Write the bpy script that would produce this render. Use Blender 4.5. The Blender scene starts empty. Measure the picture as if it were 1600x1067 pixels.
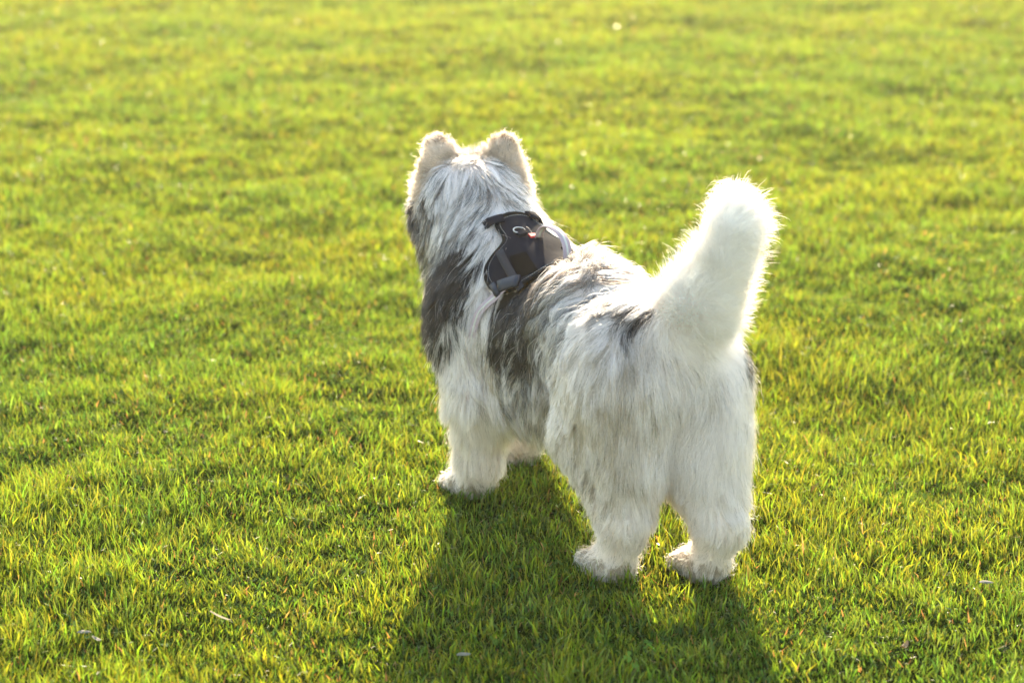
import bpy, math, random
import numpy as np
from mathutils import Vector, kdtree

# ------------------------------------------------------------------ camera, sky, sun, exposure
SC = bpy.context.scene
COL = SC.collection
PITCH = 17.0
CAM_H = 1.57
cam_d = bpy.data.cameras.new("camera")
cam = bpy.data.objects.new("camera", cam_d)
COL.objects.link(cam)
cam.location = (0, 0, CAM_H)
cam.rotation_euler = (math.radians(90 - PITCH), 0, 0)
cam_d.sensor_width = 36.0
cam_d.lens = 67.5
cam_d.clip_start = 0.05
cam_d.clip_end = 2000
cam_d.dof.use_dof = True
cam_d.dof.focus_distance = 3.92
cam_d.dof.aperture_fstop = 2.6
SC.camera = cam

SUN_AZ, SUN_EL = 1.5, 24.0
world = bpy.data.worlds.new("World")
SC.world = world
world.use_nodes = True
wn = world.node_tree
sky = wn.nodes.new("ShaderNodeTexSky")
sky.sky_type = 'NISHITA'
sky.sun_disc = False
sky.sun_elevation = math.radians(SUN_EL)
sky.sun_rotation = math.radians(SUN_AZ)
sky.dust_density = 1.0
sky.ozone_density = 0.3
sky.air_density = 1.7
wn.links.new(sky.outputs[0], wn.nodes["Background"].inputs[0])
wn.nodes["Background"].inputs[1].default_value = 0.15

sun_d = bpy.data.lights.new("sun", 'SUN')
sun_d.energy = 4.3
sun_d.angle = math.radians(0.53)
sun_d.color = (1.0, 0.82, 0.58)
sun = bpy.data.objects.new("sun", sun_d)
COL.objects.link(sun)
az, el = math.radians(SUN_AZ), math.radians(SUN_EL)
to_sun = Vector((math.sin(az) * math.cos(el), math.cos(az) * math.cos(el), math.sin(el)))
sun.rotation_euler = to_sun.to_track_quat('Z', 'Y').to_euler()
sun.location = (2, 8, 5)

SC.view_settings.view_transform = 'Standard'
SC.view_settings.look = 'None'
SC.view_settings.exposure = 1.85
SC.view_settings.gamma = 1.0
SC.render.engine = 'CYCLES'
SC.cycles.max_bounces = 12
SC.cycles.diffuse_bounces = 8
SC.cycles.glossy_bounces = 6
SC.cycles.transmission_bounces = 8
SC.cycles.sample_clamp_indirect = 6.0
SC.cycles.use_denoising = True

#BEGIN_SHARED
rng = np.random.default_rng(7)
F32 = np.float32

# ------------------------------------------------------------------ noise
_L3 = np.random.default_rng(3).random((32, 32, 32, 3)).astype(F32) * 2 - 1
_L2 = np.random.default_rng(4).random((64, 64)).astype(F32) * 2 - 1


def vnoise3(p):
    i = np.floor(p).astype(np.int64)
    f = (p - i).astype(F32)
    f = f * f * (3 - 2 * f)
    out = np.zeros((len(p), 3), F32)
    for dx in (0, 1):
        for dy in (0, 1):
            for dz in (0, 1):
                w = (f[:, 0] if dx else 1 - f[:, 0]) * (f[:, 1] if dy else 1 - f[:, 1]) * (f[:, 2] if dz else 1 - f[:, 2])
                out += w[:, None] * _L3[(i[:, 0] + dx) & 31, (i[:, 1] + dy) & 31, (i[:, 2] + dz) & 31]
    return out


def vnoise2(x, y):
    ix, iy = np.floor(x).astype(np.int64), np.floor(y).astype(np.int64)
    fx, fy = x - ix, y - iy
    fx = fx * fx * (3 - 2 * fx)
    fy = fy * fy * (3 - 2 * fy)
    g = lambda a, b: _L2[(ix + a) & 63, (iy + b) & 63]
    return (g(0, 0) * (1 - fx) + g(1, 0) * fx) * (1 - fy) + (g(0, 1) * (1 - fx) + g(1, 1) * fx) * fy


def norm(v):
    return v / np.maximum(np.linalg.norm(v, axis=-1, keepdims=True), 1e-9)


# ------------------------------------------------------------------ the dog's shape as a blended distance field (dog space: x forward, y left, z up)
HEAD_C = np.array([0.455, -0.02, 0.645])
HYAW = math.radians(-26)
_hc, _hs = math.cos(HYAW), math.sin(HYAW)


def hd(x, y, z):
    return (HEAD_C[0] + _hc * x - _hs * y, HEAD_C[1] + _hs * x + _hc * y, HEAD_C[2] + z)


TAIL = [(-0.365, -0.015, 0.54), (-0.405, -0.030, 0.605), (-0.432, -0.050, 0.675), (-0.44, -0.066, 0.735), (-0.425, -0.085, 0.772), (-0.398, -0.108, 0.782), (-0.372, -0.132, 0.768)]
TAIL_R = [0.058, 0.039, 0.026, 0.018, 0.014, 0.011, 0.008]


def leg_front(s, px, py):
    return [('c', (0.25, s * 0.09, 0.43), (0.20 + (px - 0.25) * 0.25, s * 0.105, 0.29), 0.085, 0.06),
            ('c', (0.20 + (px - 0.25) * 0.25, s * 0.105, 0.29), (px - 0.02, py, 0.10), 0.058, 0.037),
            ('c', (px - 0.02, py, 0.10), (px + 0.01, py, 0.045), 0.037, 0.036),
            ('e', (px + 0.02, py, 0.034), (0.05, 0.040, 0.034))] + [('e', (px + 0.062, py + q * 0.023, 0.024), (0.026, 0.013, 0.022)) for q in (-1.35, -0.45, 0.45, 1.35)]


def leg_hind(s, px, py):
    d = px + 0.27
    return [('c', (-0.27 + d * 0.2, s * 0.062, 0.44), (-0.215 + d * 0.4, s * 0.072, 0.30), 0.100, 0.076),
            ('c', (-0.215 + d * 0.4, s * 0.072, 0.30), (px - 0.05, py, 0.14), 0.076, 0.038),
            ('c', (-0.305 + d * 0.3, s * 0.068, 0.42), (px - 0.045, py, 0.165), 0.092, 0.042),
            ('c', (px - 0.05, py, 0.14), (px - 0.015, py, 0.045), 0.034, 0.033),
            ('e', (px + 0.012, py, 0.034), (0.05, 0.038, 0.034))] + [('e', (px + 0.054, py + q * 0.022, 0.024), (0.026, 0.0125, 0.022)) for q in (-1.35, -0.45, 0.45, 1.35)]


REG = ['trunk', 'neck', 'head', 'ear_l', 'ear_r', 'leg_fl', 'leg_fr', 'leg_hl', 'leg_hr', 'tail']
SHAPE = {
    'trunk': [('e', (0.20, 0, 0.425), (0.20, 0.138, 0.16)), ('c', (0.20, 0, 0.42), (-0.18, 0, 0.445), 0.138, 0.115),
              ('e', (-0.27, 0, 0.465), (0.15, 0.112, 0.115)), ('c', (0.20, 0, 0.515), (0.05, 0, 0.51), 0.072, 0.06), ('e', (-0.085, 0, 0.502), (0.115, 0.10, 0.098))],
    'neck': [('c', (0.25, 0.005, 0.47), (0.415, 0.0, 0.615), 0.135, 0.108), ('e', (0.36, -0.01, 0.46), (0.09, 0.10, 0.13))],
    'head': [('e', hd(0.0, 0, 0.0), (0.095, 0.088, 0.057)), ('c', hd(0.05, 0, -0.015), hd(0.17, 0, -0.04), 0.052, 0.032),
             ('e', hd(-0.01, 0.055, -0.045), (0.075, 0.055, 0.06)), ('e', hd(-0.01, -0.055, -0.045), (0.075, 0.055, 0.06))],
    'ear_l': [('ear', 1)], 'ear_r': [('ear', -1)],
    'leg_fl': leg_front(1, 0.245, 0.095), 'leg_fr': leg_front(-1, 0.36, -0.095),
    'leg_hl': leg_hind(1, -0.275, 0.080), 'leg_hr': leg_hind(-1, -0.375, -0.080),
    'tail': [('c', TAIL[i], TAIL[i + 1], TAIL_R[i], TAIL_R[i + 1]) for i in range(len(TAIL) - 1)],
}
EAR_BASE = {1: np.array(hd(-0.01, 0.058, 0.035)), -1: np.array(hd(-0.01, -0.060, 0.035))}
EAR_TIP = {1: np.array(hd(0.0, 0.070, 0.100)), -1: np.array(hd(0.0, -0.072, 0.100))}
HFWD = np.array([_hc, _hs, 0.0])
HLEFT = np.array([-_hs, _hc, 0.0])


def smin(a, b, k):
    h = np.clip(0.5 + 0.5 * (b - a) / k, 0, 1)
    return b + (a - b) * h - k * h * (1 - h)


def prim(p, s):
    if s[0] == 'c':
        a, b = np.array(s[1], F32), np.array(s[2], F32)
        ba = b - a
        t = np.clip(((p - a) @ ba) / (ba @ ba), 0, 1)
        return np.linalg.norm(p - a - t[:, None] * ba, axis=1) - (s[3] + (s[4] - s[3]) * t)
    if s[0] == 'e':
        q = p - np.array(s[1], F32)
        r = np.array(s[2], F32)
        k0 = np.linalg.norm(q / r, axis=1)
        k1 = np.linalg.norm(q / (r * r), axis=1)
        return k0 * (k0 - 1) / np.maximum(k1, 1e-6)
    sgn = s[1]                                    # an ear: flattened cone with a scooped front
    b, tp = EAR_BASE[sgn], EAR_TIP[sgn]
    ax = norm(tp - b)
    # ear faces forward and a little outward
    dep = norm(HFWD + 0.35 * sgn * HLEFT)
    dep = norm(dep - ax * (dep @ ax))
    wid = np.cross(ax, dep)
    q = p - b.astype(F32)
    u, v, w = q @ ax.astype(F32), q @ wid.astype(F32), q @ dep.astype(F32)
    L = float(np.linalg.norm(tp - b))
    w = w + 2.2 * v * v - 0.9 * np.clip(u - 0.05, 0, 1) ** 2 * 6
    t = np.clip(u / L, 0, 1)
    r = 0.063 + (0.034 - 0.063) * t ** 1.5
    d = np.sqrt((u - t * L) ** 2 + v * v + (w / 0.24) ** 2) - r
    return d * 0.4


def region_sdf(p, name):
    d = None
    for s in SHAPE[name]:
        x = prim(p, s)
        d = x if d is None else smin(d, x, 0.008 if s[0] == 'e' and s[2][1] < 0.02 else 0.03)
    return d


SM_K = {'trunk': 0.05, 'neck': 0.06, 'head': 0.05, 'ear_l': 0.012, 'ear_r': 0.012, 'leg_fl': 0.05, 'leg_fr': 0.05, 'leg_hl': 0.04, 'leg_hr': 0.04, 'tail': 0.04}


def body_sdf(p, each=False):
    d, al = None, []
    for n in REG:
        x = region_sdf(p, n)
        if each:
            al.append(x)
        d = x if d is None else smin(d, x, SM_K[n])
    return (d, np.stack(al, 1)) if each else d


DOG_C = (0.124, 3.835)
DOG_TH = math.radians(31)
FWD = np.array([-math.sin(DOG_TH), math.cos(DOG_TH), 0])
LEFT = np.array([-math.cos(DOG_TH), -math.sin(DOG_TH), 0])
#END_SHARED

VOX = 0.0085
LO = np.array([-0.58, -0.26, -0.02])
HI = np.array([0.72, 0.26, 0.86])
NX, NY, NZ = [int(math.ceil((HI[i] - LO[i]) / VOX)) + 1 for i in range(3)]
gx, gy, gz = np.meshgrid(np.arange(NX), np.arange(NY), np.arange(NZ), indexing='ij')
_P = (np.stack([gx, gy, gz], -1).reshape(-1, 3) * VOX + LO).astype(F32)
GRID = np.concatenate([body_sdf(c) for c in np.array_split(_P, 12)]).reshape(NX, NY, NZ).astype(F32)
GRAD = np.stack(np.gradient(GRID, VOX), -1).astype(F32)


def sample(G, p):
    q = np.clip((p - LO) / VOX, 0.001, np.array([NX, NY, NZ]) - 1.001)
    i = q.astype(np.int64)
    f = (q - i).astype(F32)
    out = 0
    for dx in (0, 1):
        for dy in (0, 1):
            for dz in (0, 1):
                w = (f[:, 0] if dx else 1 - f[:, 0]) * (f[:, 1] if dy else 1 - f[:, 1]) * (f[:, 2] if dz else 1 - f[:, 2])
                g = G[i[:, 0] + dx, i[:, 1] + dy, i[:, 2] + dz]
                out = out + (w[:, None] * g if g.ndim > 1 else w * g)
    return out


def surface_nets(G):
    ins = G < 0
    c = [(a, b, d) for a in (0, 1) for b in (0, 1) for d in (0, 1)]
    sh = tuple(s - 1 for s in G.shape)
    cnt = np.zeros(sh, np.int32)
    for a, b, d in c:
        cnt += ins[a:a + sh[0], b:b + sh[1], d:d + sh[2]]
    cells = np.argwhere((cnt > 0) & (cnt < 8))
    idx = -np.ones(sh, np.int64)
    idx[cells[:, 0], cells[:, 1], cells[:, 2]] = np.arange(len(cells))
    acc = np.zeros((len(cells), 3))
    num = np.zeros(len(cells))
    for k, A in enumerate(c):
        for B in c[k + 1:]:
            if sum(abs(A[i] - B[i]) for i in range(3)) != 1:
                continue
            ga = G[cells[:, 0] + A[0], cells[:, 1] + A[1], cells[:, 2] + A[2]]
            gb = G[cells[:, 0] + B[0], cells[:, 1] + B[1], cells[:, 2] + B[2]]
            m = (ga < 0) != (gb < 0)
            t = np.where(m, ga / np.where(m, ga - gb, 1), 0)
            pt = np.array(A) + t[:, None] * (np.array(B) - np.array(A))
            acc += pt * m[:, None]
            num += m
    V = (cells + acc / num[:, None]) * VOX + LO
    Fs = []
    for ax in range(3):
        sl0 = [slice(None)] * 3
        sl1 = [slice(None)] * 3
        sl0[ax] = slice(0, -1)
        sl1[ax] = slice(1, None)
        a, b = ins[tuple(sl0)], ins[tuple(sl1)]
        e = np.argwhere(a != b)
        o1, o2 = (ax + 1) % 3, (ax + 2) % 3
        ok = (e[:, o1] > 0) & (e[:, o2] > 0) & (e[:, o1] < sh[o1]) & (e[:, o2] < sh[o2])
        e = e[ok]
        fl = a[e[:, 0], e[:, 1], e[:, 2]]
        q = []
        for d1, d2 in ((-1, -1), (0, -1), (0, 0), (-1, 0)):
            t = e.copy()
            t[:, o1] += d1
            t[:, o2] += d2
            q.append(idx[t[:, 0], t[:, 1], t[:, 2]])
        q = np.stack(q, 1)
        q[~fl] = q[~fl][:, ::-1]
        Fs.append(q)
    return V, np.concatenate(Fs)


# ------------------------------------------------------------------ helpers
def new_mat(name):
    m = bpy.data.materials.new(name)
    m.use_nodes = True
    nt = m.node_tree
    nt.nodes.clear()
    out = nt.nodes.new('ShaderNodeOutputMaterial')
    return m, nt, out


def node(nt, typ, **kw):
    n = nt.nodes.new(typ)
    for k, v in kw.items():
        if k.startswith('i_'):
            n.inputs[k[2:].replace('_', ' ')].default_value = v
        else:
            setattr(n, k, v)
    return n


def mesh_np(name, V, Fq, mat=None, parent=None, smooth=True, cols=None):
    me = bpy.data.meshes.new(name)
    V = np.asarray(V, F32)
    Fq = np.asarray(Fq, np.int32)
    me.vertices.add(len(V))
    me.vertices.foreach_set('co', V.ravel())
    n, k = Fq.shape
    me.loops.add(n * k)
    me.loops.foreach_set('vertex_index', Fq.ravel())
    me.polygons.add(n)
    me.polygons.foreach_set('loop_start', np.arange(0, n * k, k, dtype=np.int32))
    me.polygons.foreach_set('use_smooth', np.full(n, smooth))
    me.update(calc_edges=True)
    if cols is not None:
        a = me.color_attributes.new('col', 'FLOAT_COLOR', 'POINT')
        c4 = np.ones((len(V), 4), F32)
        c4[:, :3] = cols
        a.data.foreach_set('color', c4.ravel())
    o = bpy.data.objects.new(name, me)
    COL.objects.link(o)
    if mat:
        me.materials.append(mat)
    if parent:
        o.parent = parent
    return o


def empty(name, loc=(0, 0, 0), rz=0.0):
    o = bpy.data.objects.new(name, None)
    o.empty_display_size = 0.1
    COL.objects.link(o)
    o.location = loc
    o.rotation_euler = (0, 0, rz)
    return o


def tag(o, label, cat, group=None, kind=None):
    o['label'] = label
    o['category'] = cat
    if group:
        o['group'] = group
    if kind:
        o['kind'] = kind
    return o


# ------------------------------------------------------------------ ground
def ground_z(x, y):
    return (0.022 * vnoise2(x * 1.3 + 5.1, y * 1.3 + 2.2) + 0.017 * vnoise2(x * 3.7 + 1.5, y * 3.7 + 9.1)
            + 0.010 * vnoise2(x * 9 + 3.3, y * 9 + 7.7)) * (1 - 0.85 * np.exp(-(((x - 0.12) ** 2 + (y - 3.8) ** 2) / 0.5) ** 2)) - 0.004


ys = np.concatenate([np.linspace(-40, 0, 12)[:-1], np.linspace(0, 2, 20)[:-1], np.linspace(2, 9, 141)[:-1], np.linspace(9, 20, 60)[:-1], np.geomspace(20, 900, 40)])
xs1 = np.concatenate([np.linspace(0, 3, 61)[:-1], np.linspace(3, 8, 40)[:-1], np.geomspace(8, 700, 36)])
xs = np.concatenate([-xs1[::-1][:-1], xs1])
GX, GY = np.meshgrid(xs, ys, indexing='ij')
GZ = ground_z(GX, GY)
Vg = np.stack([GX, GY, GZ], -1).reshape(-1, 3)
ni, nj = GX.shape
ii, jj = np.meshgrid(np.arange(ni - 1), np.arange(nj - 1), indexing='ij')
b0 = (ii * nj + jj).ravel()
Fg = np.stack([b0, b0 + nj, b0 + nj + 1, b0 + 1], 1)
m, nt, out = new_mat('soil_and_thatch')
tc = node(nt, 'ShaderNodeTexCoord')
n1 = node(nt, 'ShaderNodeTexNoise', i_Scale=6.0, i_Detail=6.0)
n2 = node(nt, 'ShaderNodeTexNoise', i_Scale=90.0, i_Detail=4.0)
r1 = node(nt, 'ShaderNodeValToRGB')
r1.color_ramp.elements[0].position = 0.35
r1.color_ramp.elements[0].color = (0.020, 0.028, 0.005, 1)
r1.color_ramp.elements[1].position = 0.7
r1.color_ramp.elements[1].color = (0.055, 0.078, 0.012, 1)
mx = node(nt, 'ShaderNodeMixRGB', blend_type='MULTIPLY')
mx.inputs[0].default_value = 0.6
bs = node(nt, 'ShaderNodeBsdfPrincipled', i_Roughness=1.0)
bs.inputs['Specular IOR Level'].default_value = 0.0
bp = node(nt, 'ShaderNodeBump', i_Strength=0.6, i_Distance=0.02)
for n in (n1, n2):
    nt.links.new(tc.outputs['Object'], n.inputs['Vector'])
nt.links.new(n1.outputs[0], r1.inputs[0])
nt.links.new(r1.outputs[0], mx.inputs[1])
nt.links.new(n2.outputs[0], mx.inputs[2])
nt.links.new(mx.outputs[0], bs.inputs['Base Color'])
nt.links.new(n2.outputs[0], bp.inputs['Height'])
nt.links.new(bp.outputs[0], bs.inputs['Normal'])
nt.links.new(bs.outputs[0], out.inputs[0])
ground = mesh_np('ground', Vg, Fg, m)
ground['kind'] = 'structure'

# ------------------------------------------------------------------ grass
mg, nt, out = new_mat('grass_blade')
at = node(nt, 'ShaderNodeAttribute', attribute_name='col')
bs = node(nt, 'ShaderNodeBsdfPrincipled', i_Roughness=0.34)
bs.inputs['Specular IOR Level'].default_value = 0.5
tr = node(nt, 'ShaderNodeBsdfTranslucent')
hs = node(nt, 'ShaderNodeMixRGB', blend_type='MULTIPLY')
hs.inputs[0].default_value = 1.0
hs.inputs[2].default_value = (2.4, 1.68, 1.0, 1)
mxs = node(nt, 'ShaderNodeMixShader')
mxs.inputs[0].default_value = 0.55
nt.links.new(at.outputs['Color'], bs.inputs['Base Color'])
nt.links.new(at.outputs['Color'], hs.inputs[1])
nt.links.new(hs.outputs[0], tr.inputs[0])
nt.links.new(bs.outputs[0], mxs.inputs[1])
nt.links.new(tr.outputs[0], mxs.inputs[2])
nt.links.new(mxs.outputs[0], out.inputs[0])


def grass_points(n, y0, y1, margin):
    """points in the wedge of lawn: even close by, thinning with distance"""
    Y = np.zeros(0)
    X = np.zeros(0)
    while len(X) < n:
        y = y0 + (y1 - y0) * rng.random(n * 4) ** 1.0
        half = 0.30 * y + margin
        keep = rng.random(len(y)) < (half / (0.30 * y1 + margin)) * np.clip(4.6 / y, 0, 1) ** 1.7
        y, half = y[keep], half[keep]
        x = (rng.random(len(y)) * 2 - 1) * half
        # grass grows in tufts: thin out between them
        d = 0.70 + 0.30 * vnoise2(x * 14 + 3, y * 14 + 5) + 0.25 * vnoise2(x * 34 + 9, y * 34 + 2)
        k2 = rng.random(len(y)) < d
        X, Y = np.concatenate([X, x[k2]]), np.concatenate([Y, y[k2]])
    return X[:n], Y[:n]


def make_grass(name, X, Y, hmean, width, label):
    n = len(X)
    patch = vnoise2(X * 2.1 + 11, Y * 2.1 + 4) * 0.6 + vnoise2(X * 6.5 + 1, Y * 6.5 + 8) * 0.4     # tall and short areas
    tuft = vnoise2(X * 22 + 31, Y * 22 + 14)
    H = hmean * (1 + 0.60 * patch + 0.45 * tuft) * (0.55 + 0.75 * rng.random(n))
    W = width * (0.45 + 1.25 * rng.random(n) ** 2)
    a = rng.random(n) * 2 * np.pi
    # neighbours lean together
    la = np.where(rng.random(n) < 0.5, np.pi * 2.2 * vnoise2(X * 9 + 3, Y * 9 + 21) + rng.normal(0, 0.9, n), rng.random(n) * 6.283)
    lean = np.abs(rng.normal(0.22, 0.24, n)) + 0.12 * np.clip(-patch, 0, 1)
    bend = np.abs(rng.normal(0.38, 0.4, n))
    dx, dy = np.cos(la), np.sin(la)
    sx, sy = np.cos(a) * W / 2, np.sin(a) * W / 2
    Z = ground_z(X, Y) - 0.004
    t1, t2 = 0.5, 1.0
    an1 = lean
    an2 = np.clip(lean + bend, 0, 1.9)
    p0 = np.stack([X, Y, Z], 1)
    d1 = np.stack([dx * np.sin(an1), dy * np.sin(an1), np.cos(an1)], 1) * (H * 0.52)[:, None]
    d2 = np.stack([dx * np.sin(an2), dy * np.sin(an2), np.cos(an2)], 1) * (H * 0.48)[:, None]
    s = np.stack([sx, sy, np.zeros(n)], 1)
    p1, p2 = p0 + d1, p0 + d1 + d2
    V = np.stack([p0 - s * 0.8, p0 + s * 0.8, p1 - s, p1 + s, p2], 1).reshape(-1, 3)
    b = (np.arange(n) * 5)[:, None]
    T = np.concatenate([b + [[0, 1, 3]], b + [[0, 3, 2]], b + [[2, 3, 4]]], 1).reshape(-1, 3)
    # colour: every blade its own green, some yellowing, a few straw
    g = np.stack([0.062 + 0.045 * rng.random(n), 0.135 + 0.065 * rng.random(n), 0.016 + 0.016 * rng.random(n)], 1) * np.array([1.15, 1.04, 0.8]) * rng.uniform(0.55, 1.5, (n, 1))
    hue = np.clip(vnoise2(X * 1.6 + 40, Y * 1.6 + 7) * 0.6 + vnoise2(X * 5 + 2, Y * 5 + 17) * 0.4 + rng.normal(0, 0.3, n), -1, 1)[:, None]
    g = np.where(hue > 0, g * (1 + hue * np.array([0.30, 0.10, -0.1])), g * (1 + (-hue) * np.array([-0.35, -0.15, 0.25])))
    straw = rng.random(n) < 0.006
    g[straw] = np.array([0.28, 0.21, 0.10]) * (0.6 + 0.6 * rng.random((straw.sum(), 1)))
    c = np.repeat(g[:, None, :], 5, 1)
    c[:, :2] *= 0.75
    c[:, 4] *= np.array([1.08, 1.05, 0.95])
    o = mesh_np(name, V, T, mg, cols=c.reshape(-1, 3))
    o['label'] = label
    o['category'] = 'grass'
    o['kind'] = 'stuff'
    return o


X1, Y1 = grass_points(620000, 2.3, 22.0, 0.5)
make_grass('grass', X1, Y1, 0.034 + 0.0005 * Y1, 0.0027 * np.clip(Y1 / 5.0, 1, 9) ** 0.95, 'short sunlit green lawn grass the dog stands on')

# short undergrowth between the tufts: one small leaf blade each
n = 600000
X, Y = grass_points(n, 2.3, 16.0, 0.5)
Z = ground_z(X, Y) - 0.002
a = rng.random(n) * 2 * np.pi
W = 0.0058 * np.clip(Y / 5.0, 1, 5)
la = rng.random(n) * 2 * np.pi
le = rng.uniform(0.2, 1.3, n)
Hh = rng.uniform(0.010, 0.026, n)
p0 = np.stack([X, Y, Z], 1)
sd = np.stack([np.cos(a) * W / 2, np.sin(a) * W / 2, 0 * a], 1)
tp = p0 + np.stack([np.cos(la) * np.sin(le), np.sin(la) * np.sin(le), np.cos(le)], 1) * Hh[:, None]
V = np.stack([p0 - sd, p0 + sd, tp], 1).reshape(-1, 3)
g = np.stack([0.035 + 0.03 * rng.random(n), 0.085 + 0.045 * rng.random(n), 0.010 + 0.01 * rng.random(n)], 1)
dry = rng.random(n) < 0.06
g[dry] = np.array([0.20, 0.14, 0.06]) * (0.6 + 0.6 * rng.random((dry.sum(), 1)))
ug = mesh_np('grass_undergrowth', V, np.arange(3 * n).reshape(-1, 3), mg, cols=np.repeat(g, 3, 0))
tag(ug, 'low mossy green undergrowth and dry thatch between the lawn grass blades', 'grass', kind='stuff')

# the lawn goes on to both sides and behind
n = 230000
Y = rng.uniform(-1.0, 26.0, n * 3)
X = rng.uniform(-1, 1, n * 3) * (0.34 * np.clip(Y, 0, 99) + 4.5)
k = (np.abs(X) > 0.30 * Y + 0.42) | (Y < 2.32)
X, Y = X[k][:n], Y[k][:n]
n = len(X)
Z = ground_z(X, Y) - 0.003
a = rng.random(n) * 2 * np.pi
la = rng.random(n) * 2 * np.pi
le = np.abs(rng.normal(0.3, 0.3, n))
Wd = rng.uniform(0.007, 0.016, n) * np.clip(Y / 8, 1, 3)
Hh = rng.uniform(0.028, 0.058, n)
p0 = np.stack([X, Y, Z], 1)
sd = np.stack([np.cos(a) * Wd / 2, np.sin(a) * Wd / 2, 0 * a], 1)
tp = p0 + np.stack([np.cos(la) * np.sin(le), np.sin(la) * np.sin(le), np.cos(le)], 1) * Hh[:, None]
V = np.stack([p0 - sd, p0 + sd, tp], 1).reshape(-1, 3)
g = np.stack([0.08 + 0.05 * rng.random(n), 0.15 + 0.06 * rng.random(n), 0.013 + 0.012 * rng.random(n)], 1) * rng.uniform(0.55, 1.4, (n, 1))
ol = mesh_np('lawn_grass', V, np.arange(3 * n).reshape(-1, 3), mg, cols=np.repeat(g, 3, 0))
tag(ol, 'lawn grass stretching away on both sides of the open field', 'grass', kind='stuff')

# dew drops caught on the blades
n = 12000
X, Y = grass_points(n, 2.3, 12.0, 0.3)
ico = np.array([(1, 0, 0), (-1, 0, 0), (0, 1, 0), (0, -1, 0), (0, 0, 1), (0, 0, -1)], float)
icf = np.array([(0, 2, 4), (2, 1, 4), (1, 3, 4), (3, 0, 4), (2, 0, 5), (1, 2, 5), (3, 1, 5), (0, 3, 5)])
R = rng.uniform(0.0003, 0.0006, n)
cz = ground_z(X, Y) + rng.uniform(0.022, 0.05, n)
V = (np.stack([X, Y, cz], 1)[:, None] + ico[None] * R[:, None, None]).reshape(-1, 3)
Tt = (np.arange(n)[:, None, None] * 6 + icf[None]).reshape(-1, 3)
md, nt, out = new_mat('dew')
gl = node(nt, 'ShaderNodeBsdfGlass', i_Roughness=0.30, i_IOR=1.33)
nt.links.new(gl.outputs[0], out.inputs[0])
dw = mesh_np('dew', V, Tt, md)
tag(dw, 'tiny glinting dew drops on the grass blades', 'dew', kind='stuff')

# clover leaflets scattered low in the lawn
n = 900
X, Y = grass_points(n, 2.3, 9.0, 0.4)
sel = vnoise2(X * 2.5 + 60, Y * 2.5 + 33) > 0.05
X, Y = X[sel], Y[sel]
n = len(X)
Vc, Fc, Cc = [], [], []
for i in range(n):
    cx, cy = X[i], Y[i]
    czz = float(ground_z(cx, cy)) + rng.uniform(0.018, 0.036)
    a0 = rng.random() * 6.28
    tilt = rng.normal(0, 0.35, 2)
    colr = np.array([0.075, 0.17, 0.03]) * rng.uniform(0.7, 1.3)
    for l in range(3):
        aa = a0 + l * 2.094
        r_ = rng.uniform(0.006, 0.010)
        prof = [(0, 0), (0.55, -0.48), (0.95, -0.42), (1.0, 0), (0.95, 0.42), (0.55, 0.48)]
        k = len(Vc)
        for (u_, w_) in prof:
            px_, py_ = r_ * (u_ * math.cos(aa) - w_ * math.sin(aa)), r_ * (u_ * math.sin(aa) + w_ * math.cos(aa))
            Vc.append((cx + px_, cy + py_, czz + px_ * tilt[0] + py_ * tilt[1] + abs(w_) * r_ * 0.35))
            Cc.append(colr)
        Fc += [(k, k + 1, k + 2, k + 3), (k, k + 3, k + 4, k + 5)]
mc = mg.copy()
mc.name = 'clover_leaf'
for nd in mc.node_tree.nodes:
    if nd.type == 'BSDF_PRINCIPLED':
        nd.inputs['Roughness'].default_value = 0.7
        nd.inputs['Specular IOR Level'].default_value = 0.15
cl = mesh_np('clover', Vc, Fc, mc, cols=np.array(Cc))
tag(cl, 'small three-leaved clover scattered low among the grass', 'clover', kind='stuff')

# ------------------------------------------------------------------ dog body
dog = empty('dog', (DOG_C[0], DOG_C[1], -0.022), DOG_TH + math.pi / 2)
tag(dog, 'fluffy white and grey dog standing on the grass with its tail raised', 'dog')

WHITE = np.array([0.93, 0.855, 0.85])
CREAM = np.array([0.72, 0.60, 0.44])
TAN = np.array([0.50, 0.34, 0.22])
DARK = np.array([0.011, 0.010, 0.011])
GREY = np.array([0.20, 0.19, 0.19])
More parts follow.
